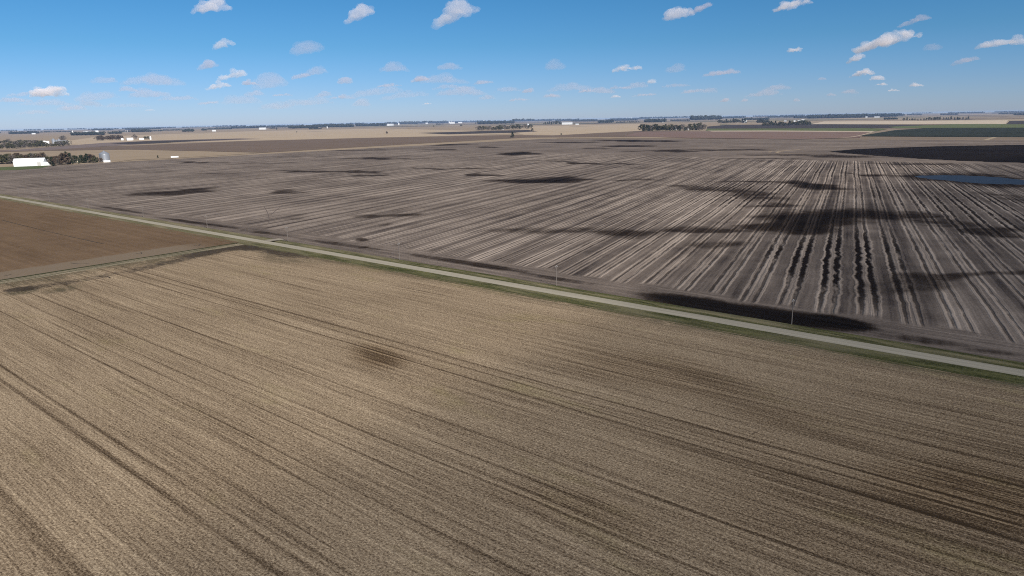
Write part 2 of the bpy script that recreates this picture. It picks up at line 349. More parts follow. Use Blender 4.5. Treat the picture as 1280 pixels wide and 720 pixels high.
WET = [(228, 239, 62, 3.6, -4.2, .85), (357, 240, 26, 3, 0, .7), (390, 227, 55, 7, 0, .33), (418, 214.5, 80, 1.6, 1, .7), (458, 218.5, 22, 1.5, 0, .7), (558, 210.5, 60, .9, 0.7, .8),
       (600, 217.5, 22, 2.2, 1, .8), (680, 225, 70, 3.8, -2.8, 1.0), (795, 226, 45, 1.3, 0, .6), (735, 204, 58, 1.2, 2.2, .8), (648, 192, 26, 2.4, 0, 1.0), (565, 181, 28, .9, -.7, .9),
       (553, 187.3, 24, .8, 0, .8), (605, 184, 24, .7, 0, .75), (715, 178, 45, .8, -.5, .75), (800, 176.2, 60, 1.2, .6, 1.0), (785, 183, 30, .9, 0, .9), (745, 185, 25, .7, 0, .7), (800, 189, 28, .9, 0, .6),
       (838, 188.8, 34, 1.8, .5, .85), (915, 187.5, 60, 1.3, 0, .7), (790, 182, 40, .8, 0, .7),
       (482, 271, 34, 4, -1.5, .62), (484, 284, 13, 4, 0, .55), (464, 298, 12, 2.4, 0, .7), (378, 270, 34, 3, -2, .42), (520, 244, 60, 3, -3, .30), (690, 200, 35, 1, 0, .5),
       (655, 288, 55, 6, 0, .52), (700, 289, 60, 5, 1, .62), (790, 292, 80, 5.5, 1, .72), (880, 287, 70, 5.5, -2.5, .75), (965, 281, 60, 8, -4, .85),
       (1030, 274, 95, 14, -4, .95), (1000, 285, 65, 8, -2, .9), (1110, 271, 60, 7, 1, .8), (1180, 279, 60, 7, 5, .65), (1250, 288, 50, 8, 4, .75),
       (1006, 231.5, 48, 4.4, 2.2, .95), (935, 227, 50, 1.2, 1.5, .75), (880, 235, 45, 6, 2, .62), (935, 243, 50, 8, 2, .68), (965, 256, 34, 4, 0, .65), (905, 305, 46, 6, 1, .66), (1100, 218.5, 34, 1.5, 1, .8), (1215, 225, 95, 8.5, 4.5, .9),
       (1140, 204.5, 90, 1.2, 0, .6), (1222, 345, 42, 7, -3, .72), (1160, 352, 70, 11, -5, .62), (1270, 338, 25, 6, 0, .6), (1090, 360, 60, 12, 0, .48), (1200, 250, 60, 2, 1.5, .35), (1262, 245, 40, 6, 2, .5),
       (1045, 195, 45, 2.3, 1, .75), (985, 194, 60, 1.4, 1, .6), (955, 198.5, 80, .8, .6, .6),
       (300, 232, 20, 1.5, 0, .35), (247, 203, 42, 1.0, 1, .75), (190, 216, 30, 1.6, -1, .4), (270, 217, 25, 1.2, 0, .5), (110, 213, 45, 1.2, -1.5, .42), (215, 222, 40, 2.5, 0, .3), (340, 204, 45, .9, 0, .45), (380, 196, 40, .8, 0, .5), (470, 198.2, 60, 1.2, .5, .75), (445, 188, 40, .8, -.5, .6), (470, 186, 20, .5, 0, .7)]
HEAD = [(950, 393, 140, 10.5, 18.5, 1.35), (1045, 403, 55, 9, 8, 1.3), (875, 379, 80, 8, 11, 1.2), (60, 231, 60, 2.5, 4, .35), (150, 262, 40, 2, 6, .6), (250, 279, 60, 2.2, 8, .75), (330, 291, 40, 2.2, 5, .6), (430, 306, 60, 3, 8, .6), (560, 325, 60, 3, 9, .7), (610, 333, 60, 3.5, 8, .75), (700, 349, 60, 3, 9, .65), (1150, 425, 80, 5, 10, .6), (1240, 440, 50, 4, 5, .6)]
FAR_BLACK = [(1035, 189.5), (1070, 186.3), (1110, 184.8), (1180, 182.6), (1290, 180.8), (1290, 204), (1205, 201.3), (1150, 198.5), (1100, 195), (1060, 192)]
RUT = [(1045, 330, 100, 48, 0, 1.0), (1080, 345, 80, 40, 0, .9), (1210, 262, 100, 38, 20, .75), (930, 243, 75, 20, 0, .75), (1040, 212, 90, 12, 0, .65), (1110, 240, 60, 10, 0, .6), (1130, 208, 90, 10, 0, .6), (900, 330, 60, 40, 0, .3), (1000, 300, 330, 130, 0, .28)]
def inside(X, Y, poly):
    U, V = proj(X, Y); r_ = np.zeros(X.shape, bool); j = len(poly) - 1
    for i in range(len(poly)):
        (xi, yi), (xj, yj) = poly[i], poly[j]
        r_ ^= ((yi > V) != (yj > V)) & (U < (xj - xi) * (V - yi) / (yj - yi + 1e-9) + xi); j = i
    return r_
def wetness(X, Y):
    return np.maximum(np.maximum(ellipses(X, Y, WET), ellipses(X, Y, HEAD, 0.0)), inside(X, Y, FAR_BLACK) * 1.1)
def rutted(X, Y): return np.maximum(ellipses(X, Y, RUT), 0.10)
def calm(X, Y):
    a = 1 - ss(34, 40, Y + 2.5 * np.sin(X * 0.21) + 2 * np.sin(X * 0.071))
    b = ss(960, 1010, Y + 0.02 * X) * ss(-700, -200, X); b = np.maximum(b, ss(1000, 1100, Y))
    l = (1 - ss(-1100, -450, X)) * 0.25
    return np.clip(np.maximum(np.maximum(a, b), np.maximum(inside(X, Y, FAR_BLACK) * 1.0, l)), 0, 1)
grid_field('tilled_field', spaced([(-1460, 6), (-400, 4), (260, 6), (720, 0)]), spaced([(12, 1.5), (60, 2.5), (200, 4), (500, 7), (1000, 12), (2000, 0)]), 0, mat_plowed(),
           {'wet': wetness, 'rut': rutted, 'calm': calm})

# brown bare field beside the stubble, with its paler headland and the grassy boundary strip
def mat_brown():
    t = NT('bare brown soil', 0.95, 0.1); p = t.pos(); x, y, _ = t.xyz(p)
    big = t.noise(t.map(p, 0.1, (0.006, 0.02, 0)), 1, 4, 0.6); mid = t.noise(p, 0.09, 5, 0.7); fine = t.noise(p, 0.8, 4, 0.8); st = t.noise(t.vec(t.mul(x, 0.004), t.mul(y, 0.22)), 1, 4, 0.6)
    v = t.add(t.mul(t.sub(big, 0.5), 0.9), t.add(t.mul(t.sub(mid, 0.5), 0.6), t.add(t.mul(t.sub(fine, 0.5), 1.0), t.mul(t.sub(st, 0.5), 0.7))))
    col = t.mix(t.math('ADD', v, 0.5, 0, True), (0.068, 0.043, 0.026), (0.188, 0.126, 0.078))
    head = t.step(t.add(x, t.mul(t.sub(mid, 0.5), 5.0)), -250, -246)
    head = t.mul(head, t.step(y, -18, -45))
    col = t.mix(t.mul(head, 0.85), col, t.mix(fine, (0.125, 0.094, 0.066), (0.205, 0.160, 0.115)))
    sp = t.step(t.noise(p, 0.35, 2, 0.6), 0.70, 0.76); col = t.mix(t.mul(sp, t.mul(t.step(mid, 0.5, 0.6), 0.5)), col, (0.36, 0.31, 0.25))
    t.bump(fine, 0.5, 0.2)
    return t.out(col)
grid_field('brown_field', spaced([(-1500, 40), (-225, 0)]), spaced([(-700, 20), (-8.5, 0)]), 0, mat_brown())
def mat_strip():
    t = NT('boundary strip', 0.95, 0.1); p = t.pos(); x, y, _ = t.xyz(p)
    a = t.noise(t.map(p, 0, (0.5, 0.03, 0)), 1, 4, 0.65); b = t.noise(p, 1.0, 5, 0.8)
    f = t.step(t.add(a, t.mul(t.sub(b, 0.5), 0.7)), 0.3, 0.7)
    col = t.mix(f, (0.055, 0.055, 0.03), (0.26, 0.21, 0.145))
    col = t.mix(t.step(t.math('ABSOLUTE', t.add(x, 224.2)), 1.3, 0.5), col, (0.035, 0.036, 0.018))
    t.bump(b, 0.7, 0.2)
    return t.out(col)
grid_field('boundary_strip', spaced([(-225, 1.5), (-213, 0)]), spaced([(-700, 6), (-12, 0)]), 0, mat_strip(), zf=lambda X, Y: 0.12 - 0.45 * np.exp(-((X + 222.5) / 1.6) ** 2) - 0.1 * ((X < -224.8) | (X > -213.2)))

# road on its low embankment with ditches; one cross-section, three surfaces
def ditch(Y):
    a = np.abs(Y)
    return np.where(a < 3.3, 0.42 + 0.08 * (1 - a / 3.3), np.where(a < 7.2, 0.42 - 1.0 * ss(3.3, 7.2, a), -0.58 + 0.6 * ss(7.2, 11.5, a)))
XS = spaced([(-7000, 200), (-1000, 20), (700, 0)])
GRASS = mat_grass()
zf = lambda X, Y: ditch(Y) - 0.004 + 0.03 * np.sin(X * 0.13) * (np.abs(Y) > 4)
grid_field('road', XS, np.linspace(-3.3, 3.3, 9), 0, mat_gravel(), zf=lambda X, Y: ditch(Y))
grid_field('verge', XS, np.linspace(3.3, 12, 14), 0, GRASS, zf=zf)
grid_field('verge', XS, np.linspace(-12, -3.3, 14), 0, GRASS, zf=zf)
def ribbon(name, pts, width, mat, z):
    P = [Vector((*q, 0)) for q in pts]; v = []; f = []
    for i, q in enumerate(P):
        d = (P[min(i + 1, len(P) - 1)] - P[max(i - 1, 0)]).normalized(); nn = Vector((-d.y, d.x, 0)) * width * (0.4 if i in (0, len(P) - 1) else 0.5) * (0.8 + 0.4 * rnd.random())
        zz = z(q) if callable(z) else z
        v += [(q.x + nn.x, q.y + nn.y, zz), (q.x - nn.x, q.y - nn.y, zz)]
    f = [(2 * i, 2 * i + 1, 2 * i + 3, 2 * i + 2) for i in range(len(P) - 1)]
    return tag(mesh_obj(name, v, f, mat), kind='structure')
def patch(name, poly, mat, z, spread=0.0):
    """flat ground polygon given by photo pixels"""
    v = [(*px(*q), z) for q in poly]
    me = bpy.data.meshes.new(name); bm = bmesh.new(); fc = bm.faces.new([bm.verts.new(q) for q in v])
    bmesh.ops.triangulate(bm, faces=[fc]); bmesh.ops.recalc_face_normals(bm, faces=bm.faces)
    if sum(q.normal.z for q in bm.faces) < 0: bmesh.ops.reverse_faces(bm, faces=bm.faces)
    bm.to_mesh(me); bm.free(); me.materials.append(mat)
    return tag(link(bpy.data.objects.new(name, me)), kind='structure')
# field entrance across the ditch
xa = px(336, 301)[0]
grid_field('driveway', np.linspace(xa - 3, xa + 4.5, 6), np.linspace(3.6, 15, 12), 0, mat_soil('driveway gravel', (0.25, 0.215, 0.17)), zf=lambda X, Y: 0.44 - 0.38 * ss(3.6, 14, Y))
TRACK = mat_soil('wet track', (0.05, 0.042, 0.034))
def curve(a, b, c, n=12): return [tuple((1 - t) ** 2 * np.array(a) + 2 * t * (1 - t) * np.array(b) + t * t * np.array(c)) for t in [i / n for i in range(n + 1)]]
for a, b, c_, wd in (((88, 328.5), (100, 331), (111, 329)), ((120, 345), (136, 344), (138, 348)), ((120, 343.5), (130, 342.5), (124, 348)), ((170, 317), (180, 318), (176, 315.5)), ((242, 307), (250, 308), (250, 305.5)), ((5, 345), (10, 344), (14, 343))) and [(a, b, c, 0.7) for a, b, c in (((88, 328.5), (100, 331), (111, 329)), ((120, 345), (136, 344), (138, 348)), ((170, 317), (180, 318), (176, 315.5)), ((242, 307), (250, 308), (250, 305.5)), ((5, 345), (10, 344), (14, 343)))]:
    ribbon('tyre_track', curve(px(*a), px(*b), px(*c_)), wd, TRACK, 0.02)
ribbon('tyre_track', curve(px(2, 275), px(60, 290), px(130, 305), 30), 0.8, TRACK, 0.02)

# ------------------------------------------------------------------ fields further off
TAN = mat_soil('pale stubble', (0.36, 0.278, 0.192), 0.6, 0.0); TAN2 = mat_soil('tan stubble', (0.262, 0.200, 0.138), 0.6, 0.3)
BRN = mat_soil('far brown soil', (0.138, 0.101, 0.077), 0.7, 0.0); PUR = mat_soil('far grey soil', (0.16, 0.125, 0.112), 0.8, -ROWA)
RED = mat_soil('far reddish soil', (0.165, 0.112, 0.092), 0.7, 1.2); DRK = mat_soil('far dark soil', (0.055, 0.047, 0.045), 0.7, 0.3); GRN = mat_soil('far winter wheat', (0.10, 0.112, 0.052), 0.7, 0.2)
TEAL = mat_soil('far dark green crop', (0.030, 0.034, 0.027), 1.4, 0.6, 0.6); BRT = mat_soil('bright stubble', (0.42, 0.34, 0.25), 0.4, 0.0); LAWN = mat_soil('lawn', (0.085, 0.10, 0.045), 0.8)
def far(name, poly, mat, z): return patch(name, poly, mat, z)
far('field', [(-200, 166), (300, 161.5), (700, 156), (900, 152), (900, 172), (700, 173), (300, 196), (150, 205), (-200, 222)], TAN2, -0.4)
far('field', [(-40, 191), (60, 188.5), (160, 186.8), (250, 188.8), (330, 190.8), (470, 182.5), (560, 177.5), (700, 169.5), (640, 168.8), (480, 171.8), (320, 175.8), (200, 180.5), (60, 186), (-40, 189)], BRN, 0.10)
far('field', [(-40, 200), (60, 194), (130, 190), (160, 188), (250, 188.9), (325, 191.2), (300, 193), (240, 196.4), (210, 198.2), (165, 200), (140, 203), (90, 206), (-40, 211)], TAN2, 0.14)
far('field', [(-40, 211), (50, 206.6), (64, 207), (50, 210.5), (20, 212.5), (-40, 214)], LAWN, 0.16)
far('field', [(120, 171), (200, 168), (320, 163.8), (480, 160.5), (590, 163.5), (645, 166.8), (560, 170), (480, 172), (320, 176), (240, 178), (160, 179), (100, 181), (60, 180)], TAN, 0.05)
far('field', [(-40, 174), (60, 171), (120, 171), (100, 178), (60, 181), (-40, 185)], TAN2, -0.05)
far('field', [(0, 189), (60, 184), (130, 178.5), (200, 175.5), (300, 173), (330, 173.6), (220, 177.8), (170, 180.5), (60, 187.5)], PUR, 0.13)
far('field', [(138, 179.7), (165, 177.2), (200, 176), (250, 174.8), (310, 173.6), (250, 176.2), (200, 178.9), (165, 180.3)], DRK, 0.17)
far('field', [(520, 166.2), (600, 163.9), (660, 162.4), (672, 164.2), (640, 166), (560, 168)], DRK, 0.15)
far('field', [(655, 158.2), (800, 154.8), (806, 162), (800, 163.6), (700, 168.8), (655, 168.6), (645, 166)], TAN, 0.02)
far('field', [(700, 169), (800, 163.6), (930, 164.6), (960, 166), (900, 170), (800, 171), (640, 172)], BRN, 0.12)
far('field', [(800, 164.8), (900, 164), (1085, 165), (1075, 172), (1000, 174), (860, 172.5), (780, 170)], RED, 0.16)
far('field', [(884, 160.8), (1000, 160.5), (1080, 160.2), (1110, 161), (1095, 164), (960, 163.2), (882, 163.4)], GRN, 0.18)
far('field', [(884, 163.4), (960, 163.2), (1095, 164), (1090, 164.9), (960, 164.3), (890, 164.4)], BRT, 0.19)
far('field', [(884, 158.2), (910, 156), (1015, 155.3), (1120, 155.8), (1180, 156.5), (1150, 160), (1080, 160.2), (884, 160.8)], DRK, 0.2)
far('field', [(1012, 155.2), (1030, 151.8), (1260, 150.3), (1257, 155), (1130, 155.2)], BRT, 0.1)
far('field', [(1110, 158.5), (1190, 155.3), (1300, 155), (1300, 159.8), (1120, 160.2)], GRN, 0.22)
far('field', [(1072, 170.2), (1098, 166), (1120, 162.5), (1165, 159.8), (1300, 159.5), (1300, 171.2), (1180, 170.8)], TEAL, 0.24)
far('field', [(1258, 155.4), (1262, 151.2), (1300, 150.5), (1300, 155.2)], DRK, 0.23)
far('field', [(900, 156), (1010, 151), (1120, 149), (1200, 150), (1030, 152), (1000, 156)], TAN2, -0.1)
FTRACK = mat_soil('faint wheel track', (0.10, 0.079, 0.069))
ribbon('tyre_track', curve(px(336, 278), px(338, 270), px(330, 258), 14), 0.6, FTRACK, 0.02)
ribbon('tyre_track', curve(px(337.5, 269), px(344, 264), px(354, 256), 14), 0.6, FTRACK, 0.025)
ribbon('dirt_track', curve(px(1015, 192.6), px(935, 191.5), px(1000, 187), 24), 7.0, TAN2, 0.06)
ribbon('dirt_track', curve(px(1005, 187.2), px(958, 188.6), px(962, 190.4), 24), 5.0, TAN2, 0.07)
ribbon('dirt_track', curve(px(1090, 165.2), px(1075, 171), px(1050, 172.5), 16), 6.0, BRT, 0.3)
# standing water in the tilled field
t = NT('muddy water', 0.5, 0.16); tp = t.pos(); t.bump(t.noise(tp, 0.6, 3, 0.6), 0.25, 0.05); t.b.inputs['Specular IOR Level'].default_value = 0.05; WATER = t.out(t.mix(t.noise(t.map(tp, 0, (0.03, 0.09, 0)), 1, 4, 0.65), (0.018, 0.022, 0.031), (0.048, 0.055, 0.072)))
patch('water', [(1143, 220.4), (1152, 219.3), (1160, 219.6), (1176, 218.9), (1190, 219.3), (1204, 219.2), (1215, 220), (1228, 220.2), (1240, 221.3), (1250, 221.6), (1262, 223.2), (1276, 224.6), (1290, 227), (1290, 230.8), (1275, 230.9), (1262, 230.2), (1250, 230.4), (1240, 229.8), (1228, 229.6), (1216, 228.6), (1204, 227.6), (1190, 226.2), (1176, 224.8), (1165, 224.2), (1155, 222.6), (1148, 222)], WATER, 0.03)

# ------------------------------------------------------------------ haze
HB = 26000
mb = MB(); mb.box(CAM[0] - HB, CAM[0] + HB, CAM[1] - 2000, CAM[1] + HB, -2.2, H + 6)
t = NT('haze air'); t.t.nodes.remove(t.b); pv = t.n('VolumePrincipled'); pv.inputs['Color'].default_value = (0.42, 0.62, 1.0, 1); pv.inputs['Density'].default_value = HAZE; pv.inputs['Anisotropy'].default_value = 0.0
t.t.links.new(pv.outputs[0], t.t.nodes['Material Output'].inputs['Volume'])
if HAZE > 0: tag(mb.obj('haze', t.m), kind='stuff')

# ------------------------------------------------------------------ trees
BARK = flat_mat('bark', (0.10, 0.08, 0.065), 0.3, 2)
def leaf_mat(name, a, b):
    t = NT(name, 0.9, 0.1); oi = t.n('ObjectInfo').outputs['Random']; k = t.noise(t.n('TexCoord').outputs['Object'], 0.35, 3)
    f = t.math('ADD', t.mul(oi, 0.5), t.mul(k, 0.6), 0, True)
    return t.out(t.mix(f, a, b))
LEAF = {'olive': leaf_mat('olive leaves', (0.042, 0.044, 0.024), (0.105, 0.096, 0.052)), 'russet': leaf_mat('russet leaves', (0.062, 0.044, 0.032), (0.120, 0.088, 0.062)),
        'bare': leaf_mat('grey twigs', (0.075, 0.065, 0.056), (0.15, 0.13, 0.11)), 'dark': leaf_mat('evergreen needles', (0.018, 0.026, 0.016), (0.040, 0.050, 0.026))}
def crown_mesh(kind, seed, n_cl, n_leaf, size):
    """unit tree (height 1): clumps of leaf faces spread through an uneven crown"""
    r = random.Random(seed); v = []; f = []
    cl = []
    for i in range(n_cl):
        if kind == 'dark':
            z = 0.08 + 0.9 * (i + r.random()) / n_cl; rad = 0.26 * (1.02 - z) ** 0.8; a = r.random() * 6.283; q = rad * (0.5 + 0.5 * r.random())
            cl.append((q * math.cos(a), q * math.sin(a), z, 0.085))
        else:
            z = 0.22 + 0.74 * r.random() ** 0.85; e = 0.46 * math.sqrt(max(0.02, 1 - ((z - 0.52) / 0.5) ** 2)); a = r.random() * 6.283; q = e * math.sqrt(r.random())
            cl.append((q * math.cos(a), q * math.sin(a), z, 0.07 + 0.07 * r.random()))
    for (x, y, z, s) in cl:
        for _ in range(n_leaf):
            d = Vector((r.gauss(0, 1), r.gauss(0, 1), r.gauss(0, 0.8))).normalized() * s * r.random() ** 0.4
            c = Vector((x, y, z)) + d; nn = (d + Vector((r.gauss(0, .05), r.gauss(0, .05), r.gauss(0.03, .05)))).normalized()
            a = nn.orthogonal().normalized(); b = nn.cross(a); t_ = r.random() * 6.283; a, b = a * math.cos(t_) + b * math.sin(t_), b * math.cos(t_) - a * math.sin(t_)
            k = size * (0.6 + 0.8 * r.random()); i0 = len(v)
            v += [c + a * k, c + b * k * 0.6, c - a * k, c - b * k * 0.6]; f.append((i0, i0 + 1, i0 + 2, i0 + 3))
    me = bpy.data.meshes.new('crown'); me.from_pydata([tuple(q) for q in v], [], f); me.materials.append(LEAF[kind]); return me
def trunk_mesh(kind, seed):
    r = random.Random(seed); mb = MB(); top = 0.95 if kind == 'dark' else 0.6
    mb.tube((0, 0, -0.01), (r.gauss(0, .01), r.gauss(0, .01), top), 0.022, 0.006, 6)
    if kind != 'dark':
        for i in range(6):
            a = r.random() * 6.283; z = 0.2 + 0.06 * i; l = 0.25 + 0.15 * r.random()
            mb.tube((0, 0, z), (l * math.cos(a), l * math.sin(a), z + 0.2 + 0.15 * r.random()), 0.010, 0.003, 5)
    me = bpy.data.meshes.new('trunk'); me.from_pydata([tuple(q) for q in mb.v], [], mb.f); me.materials.append(BARK); return me
PROTO = {}
for kd, n_cl, n_lf, sz in (('olive', 54, 18, 0.05), ('russet', 52, 17, 0.05), ('bare', 46, 13, 0.04), ('dark', 60, 12, 0.036)):
    PROTO[kd] = [(trunk_mesh(kd, s), crown_mesh(kd, s + 50, n_cl, n_lf, sz)) for s in range(3)]
def tree(kd, x, y, h, wide, label, group):
    tm, cm = PROTO[kd][rnd.randrange(3)]
    o = empty('evergreen_tree' if kd == 'dark' else 'deciduous_tree', (x, y, -0.05), rnd.random() * 6.28); o.scale = (h * wide, h * wide, h)
    link(bpy.data.objects.new('trunk', tm), o); link(bpy.data.objects.new('crown', cm), o)
    tag(o, label, 'tree', group); return o
WORD = {'olive': 'olive green', 'russet': 'russet brown', 'bare': 'grey leafless', 'dark': 'dark evergreen'}
def grove(where, pts, kinds, group, wide=1.0):
    """pts: (u, base v, height px)"""
    for (u, v_, hp) in pts:
        kd = rnd.choice(kinds); x, y = px(u, v_); tree(kd, x, y, hp * mpp(u, v_), wide * (0.85 + 0.4 * rnd.random()), '%s tree %s' % (WORD[kd], where), group)
def belt(u0, u1, v0, v1, h, n, jit=0.6):
    out = []
    for i in range(n):
        k = (i + 0.3 + 0.4 * rnd.random()) / n; out.append((u0 + (u1 - u0) * k, v0 + (v1 - v0) * k + rnd.uniform(-jit, jit), h * rnd.uniform(0.55, 1.15)))
    return out
# nearest farmstead
grove('in the row behind the long white shed', belt(-8, 24, 205, 204, 10, 18) + belt(22, 62, 204, 202.5, 11, 16), ['olive', 'olive', 'russet', 'bare'], 'trees behind the long white shed', 1.1)
grove('in the dense clump right of the small white building', belt(64, 90, 207, 204.8, 13.2, 12, 1.0), ['russet', 'bare', 'olive', 'dark', 'russet'], 'trees in the clump beside the white shed', 1.05)
grove('in the group between the pale house and the grain bin', belt(90, 123, 204.2, 203.2, 10.0, 16, 0.8) + [(126.0, 203.4, 6.0)], ['dark', 'olive', 'dark', 'russet'], 'trees beside the grain bin', 1.1)
# second farmstead, further back on the left
grove('in the long belt at the left edge', belt(-10, 60, 186.5, 183, 7, 36, 1.2), ['olive', 'bare', 'bare'], 'trees in the long belt on the left', 1.4)
grove('in the far rows of the long belt on the left', belt(-8, 46, 180.5, 178.5, 4.5, 24, 1.4), ['olive', 'bare', 'bare'], 'trees in the far rows of the belt', 1.5)
grove('around the grey bins of the second farmstead', belt(63, 88, 183.5, 182, 5.5, 14), ['bare', 'olive', 'bare'], 'trees around the grey bins', 1.3)
grove('standing tall behind the grey bins', belt(76, 82, 177.5, 177, 8, 3, 0.2), ['bare'], 'tall trees behind the grey bins', 1.0)
# third farmstead
grove('in the russet belt left of the third farmstead', belt(121, 153, 175.8, 174.6, 5.4, 20), ['russet', 'russet', 'bare'], 'trees in the russet belt', 1.3)
grove('between the white buildings of the third farmstead', [(168, 173.8, 5.5), (171, 174.2, 4.5), (182, 174.2, 3.6), (185.5, 174, 3.5)], ['bare', 'olive'], 'trees between the third farmstead buildings', 1.2)
tree('dark', *px(197.5, 197.6), 3.4 * mpp(197.5, 197.6), 1.5, 'lone dark bushy tree left of the white trailer', None)
# groves in the middle and on the right
grove('in the front row of the middle grove', belt(596, 626, 163.6, 162.6, 5.2, 12), ['olive', 'bare', 'olive'], 'trees in the front row of the middle grove', 1.3)
grove('in the long row of the middle grove', belt(622, 664, 162.2, 161, 6.0, 16), ['bare', 'olive', 'dark'], 'trees in the long row of the middle grove', 1.3)
tree('dark', *px(640.5, 172.2), 7.2 * mpp(640, 172), 1.5, 'dark round tree alone in front of the middle grove', None)
tree('olive', *px(665.5, 163.8), 3.2 * mpp(665, 163), 1.1, 'small tree at the right end of the middle grove', None)
tree('russet', *px(483.5, 167.3), 2.8 * mpp(483, 167), 1.2, 'lone round tree in the pale stubble left of the middle grove', None)
tree('olive', *px(701.5, 168.9), 2.2 * mpp(701, 168.9), 1.2, 'tiny lone tree at the foot of the pale stubble field', None)
tree('olive', *px(576.5, 157.8), 2.2 * mpp(576, 157.8), 1.8, 'low wide tree left of the middle grove, in a pale field', None)
tree('olive', *px(542, 158.6), 1.8 * mpp(542, 158.6), 1.5, 'small tree on a field edge far left of the middle grove', None)
tree('olive', *px(346, 162.3), 2.0 * mpp(346, 162), 1.2, 'tiny tree at the far edge of the pale left stubble', None)
tree('olive', *px(371, 165.6), 1.3 * mpp(371, 165.6), 1.6, 'tiny bushy tree inside the pale left stubble', None)
grove('in the right-hand grove by the reddish field', belt(802, 881, 164, 162.8, 7.2, 44, 0.6), ['olive', 'dark', 'bare', 'dark'], 'trees in the grove by the reddish field', 1.25)
tree('bare', *px(876, 157.6), 5.0 * mpp(876, 157.6), 0.8, 'tall thin tree above the right end of the grove by the reddish field', None)
grove('in the grove with white buildings behind it', belt(954, 1014, 157.2, 156, 5.0, 34, 0.5), ['dark', 'olive', 'dark'], 'trees in the grove with white buildings', 1.4)
grove('in the dark belt behind the bright stubble', belt(1128, 1212, 150.8, 149.4, 3.6, 24, 0.3), ['dark', 'olive', 'dark'], 'trees in the dark belt behind the bright stubble', 1.6)
grove('in the small dark clump left of the bright stubble', belt(898, 932, 154.2, 153.6, 5.0, 12, 0.3), ['dark', 'olive'], 'trees in the clump left of the bright stubble', 1.5)
grove('in the clump beside the long white farm building', belt(678, 703, 155.8, 155.3, 4.0, 10, 0.3), ['dark', 'olive'], 'trees beside the long white farm building', 1.5)

# far-off woods that read as one mass
WOOD = leaf_mat('far wood', (0.025, 0.032, 0.026), (0.055, 0.058, 0.042))
STRIPS = [(12, 48, 167.6, 3), (50, 92, 165.5, 1.6), (90, 131, 169.4, 4), (136, 152, 167.6, 3), (150, 166, 165.2, 2), (165, 188, 165.4, 3.4), (189, 203, 164.4, 1.8), (203, 228, 163.4, 1.6), (228, 242, 165.0, 3.4), (252, 258, 163.5, 2.5), (258, 290, 162, 1.7), (290, 332, 160.4, 2.6), (322, 362, 159.6, 2),
          (337, 345, 161.0, 1.6), (362, 398, 160.8, 3.8), (386, 402, 161.8, 1.7), (400, 442, 159.5, 4), (445, 482, 158, 3.4), (480, 522, 155.6, 2.8), (500, 560, 154.6, 2.8), (545, 554, 156.0, 1.5), (556, 604, 153.2, 2), (598, 642, 155.2, 3.8), (640, 668, 152, 3),
          (668, 690, 151.5, 2.2), (695, 724, 151.3, 2.4), (720, 752, 151.8, 2), (748, 766, 153.8, 3.4), (763, 802, 149.7, 2.0), (800, 866, 147.8, 1.8), (806, 832, 153.2, 4), (838, 862, 151.3, 1.8), (864, 901, 150.4, 5.2), (893, 930, 148.2, 2.0), (930, 962, 150.2, 2.8), (946, 962, 153.7, 3.6),
          (960, 992, 147.2, 2.2), (992, 1014, 147.8, 2.8), (1010, 1042, 148.2, 4), (1035, 1082, 147.8, 4.6), (1078, 1122, 146.4, 3.8), (1105, 1122, 149.8, 2.6), (1120, 1130, 145.2, 3), (1140, 1166, 141.9, 1.1), (1176, 1197, 143.9, 2), (1205, 1228, 141.5, 1.0), (1240, 1282, 141.3, 1.0), (1268, 1284, 144.2, 2), (770, 800, 153.4, 1.6)]
u = -20
while u < 1300:                                              # the last thin line of woods before the horizon
    l = rnd.uniform(15, 70)
    if rnd.random() < 0.93: STRIPS.append((u, u + l, 162.1 - u * 24.2 / 1280 + rnd.uniform(1.3, 2.0), rnd.uniform(1.1, 1.9)))
    if rnd.random() < 0.6:
        STRIPS.append((u + 5, u + 5 + l * rnd.uniform(.3, .8), 162.1 - u * 24.2 / 1280 + rnd.uniform(2.4, 4.4), rnd.uniform(1.2, 2.4)))
    u += l + rnd.uniform(0, 14)
for (u0, u1, vb, hp) in STRIPS:
    v = []; f = []; vv0 = vb + (u1 - u0) / 2 * 0.0189; m = mpp((u0 + u1) / 2, vb); ht = hp * m * 1.25; r = random.Random(int(u0 * 7 + vb * 31))
    nt_ = max(6, int((u1 - u0) * 2.0)); x0, y0 = px(u0, vv0); x1, y1 = px(u1, vb - (u1 - u0) / 2 * 0.0189)
    L = math.hypot(x1 - x0, y1 - y0); tw = L / nt_
    for i in range(nt_):
        if r.random() < 0.03: continue
        k = (i + r.random()) / nt_; hh = ht * r.uniform(0.6, 1.1); cx = x0 + (x1 - x0) * k + r.gauss(0, tw * .6); cy = y0 + (y1 - y0) * k + r.gauss(0, tw * .6); rad = max(tw * 0.9, hh * 0.4)
        for _ in range(30):
            d = Vector((r.gauss(0, 1), r.gauss(0, 1), r.gauss(0, 1))).normalized(); q = r.random() ** 0.3
            c = Vector((cx + d.x * q * rad, cy + d.y * q * rad, hh * (0.52 + 0.45 * d.z * q))); a = d.orthogonal().normalized(); b = d.cross(a); s = max(rad, hh * .4) * 0.42; i0 = len(v)
            v += [c + a * s, c + b * s * .7, c - a * s, c - b * s * .7]; f.append((i0, i0 + 1, i0 + 2, i0 + 3))
    tag(mesh_obj('far_wood', v, f, WOOD), 'far dark strip of woods on the plain', None, None, 'stuff')

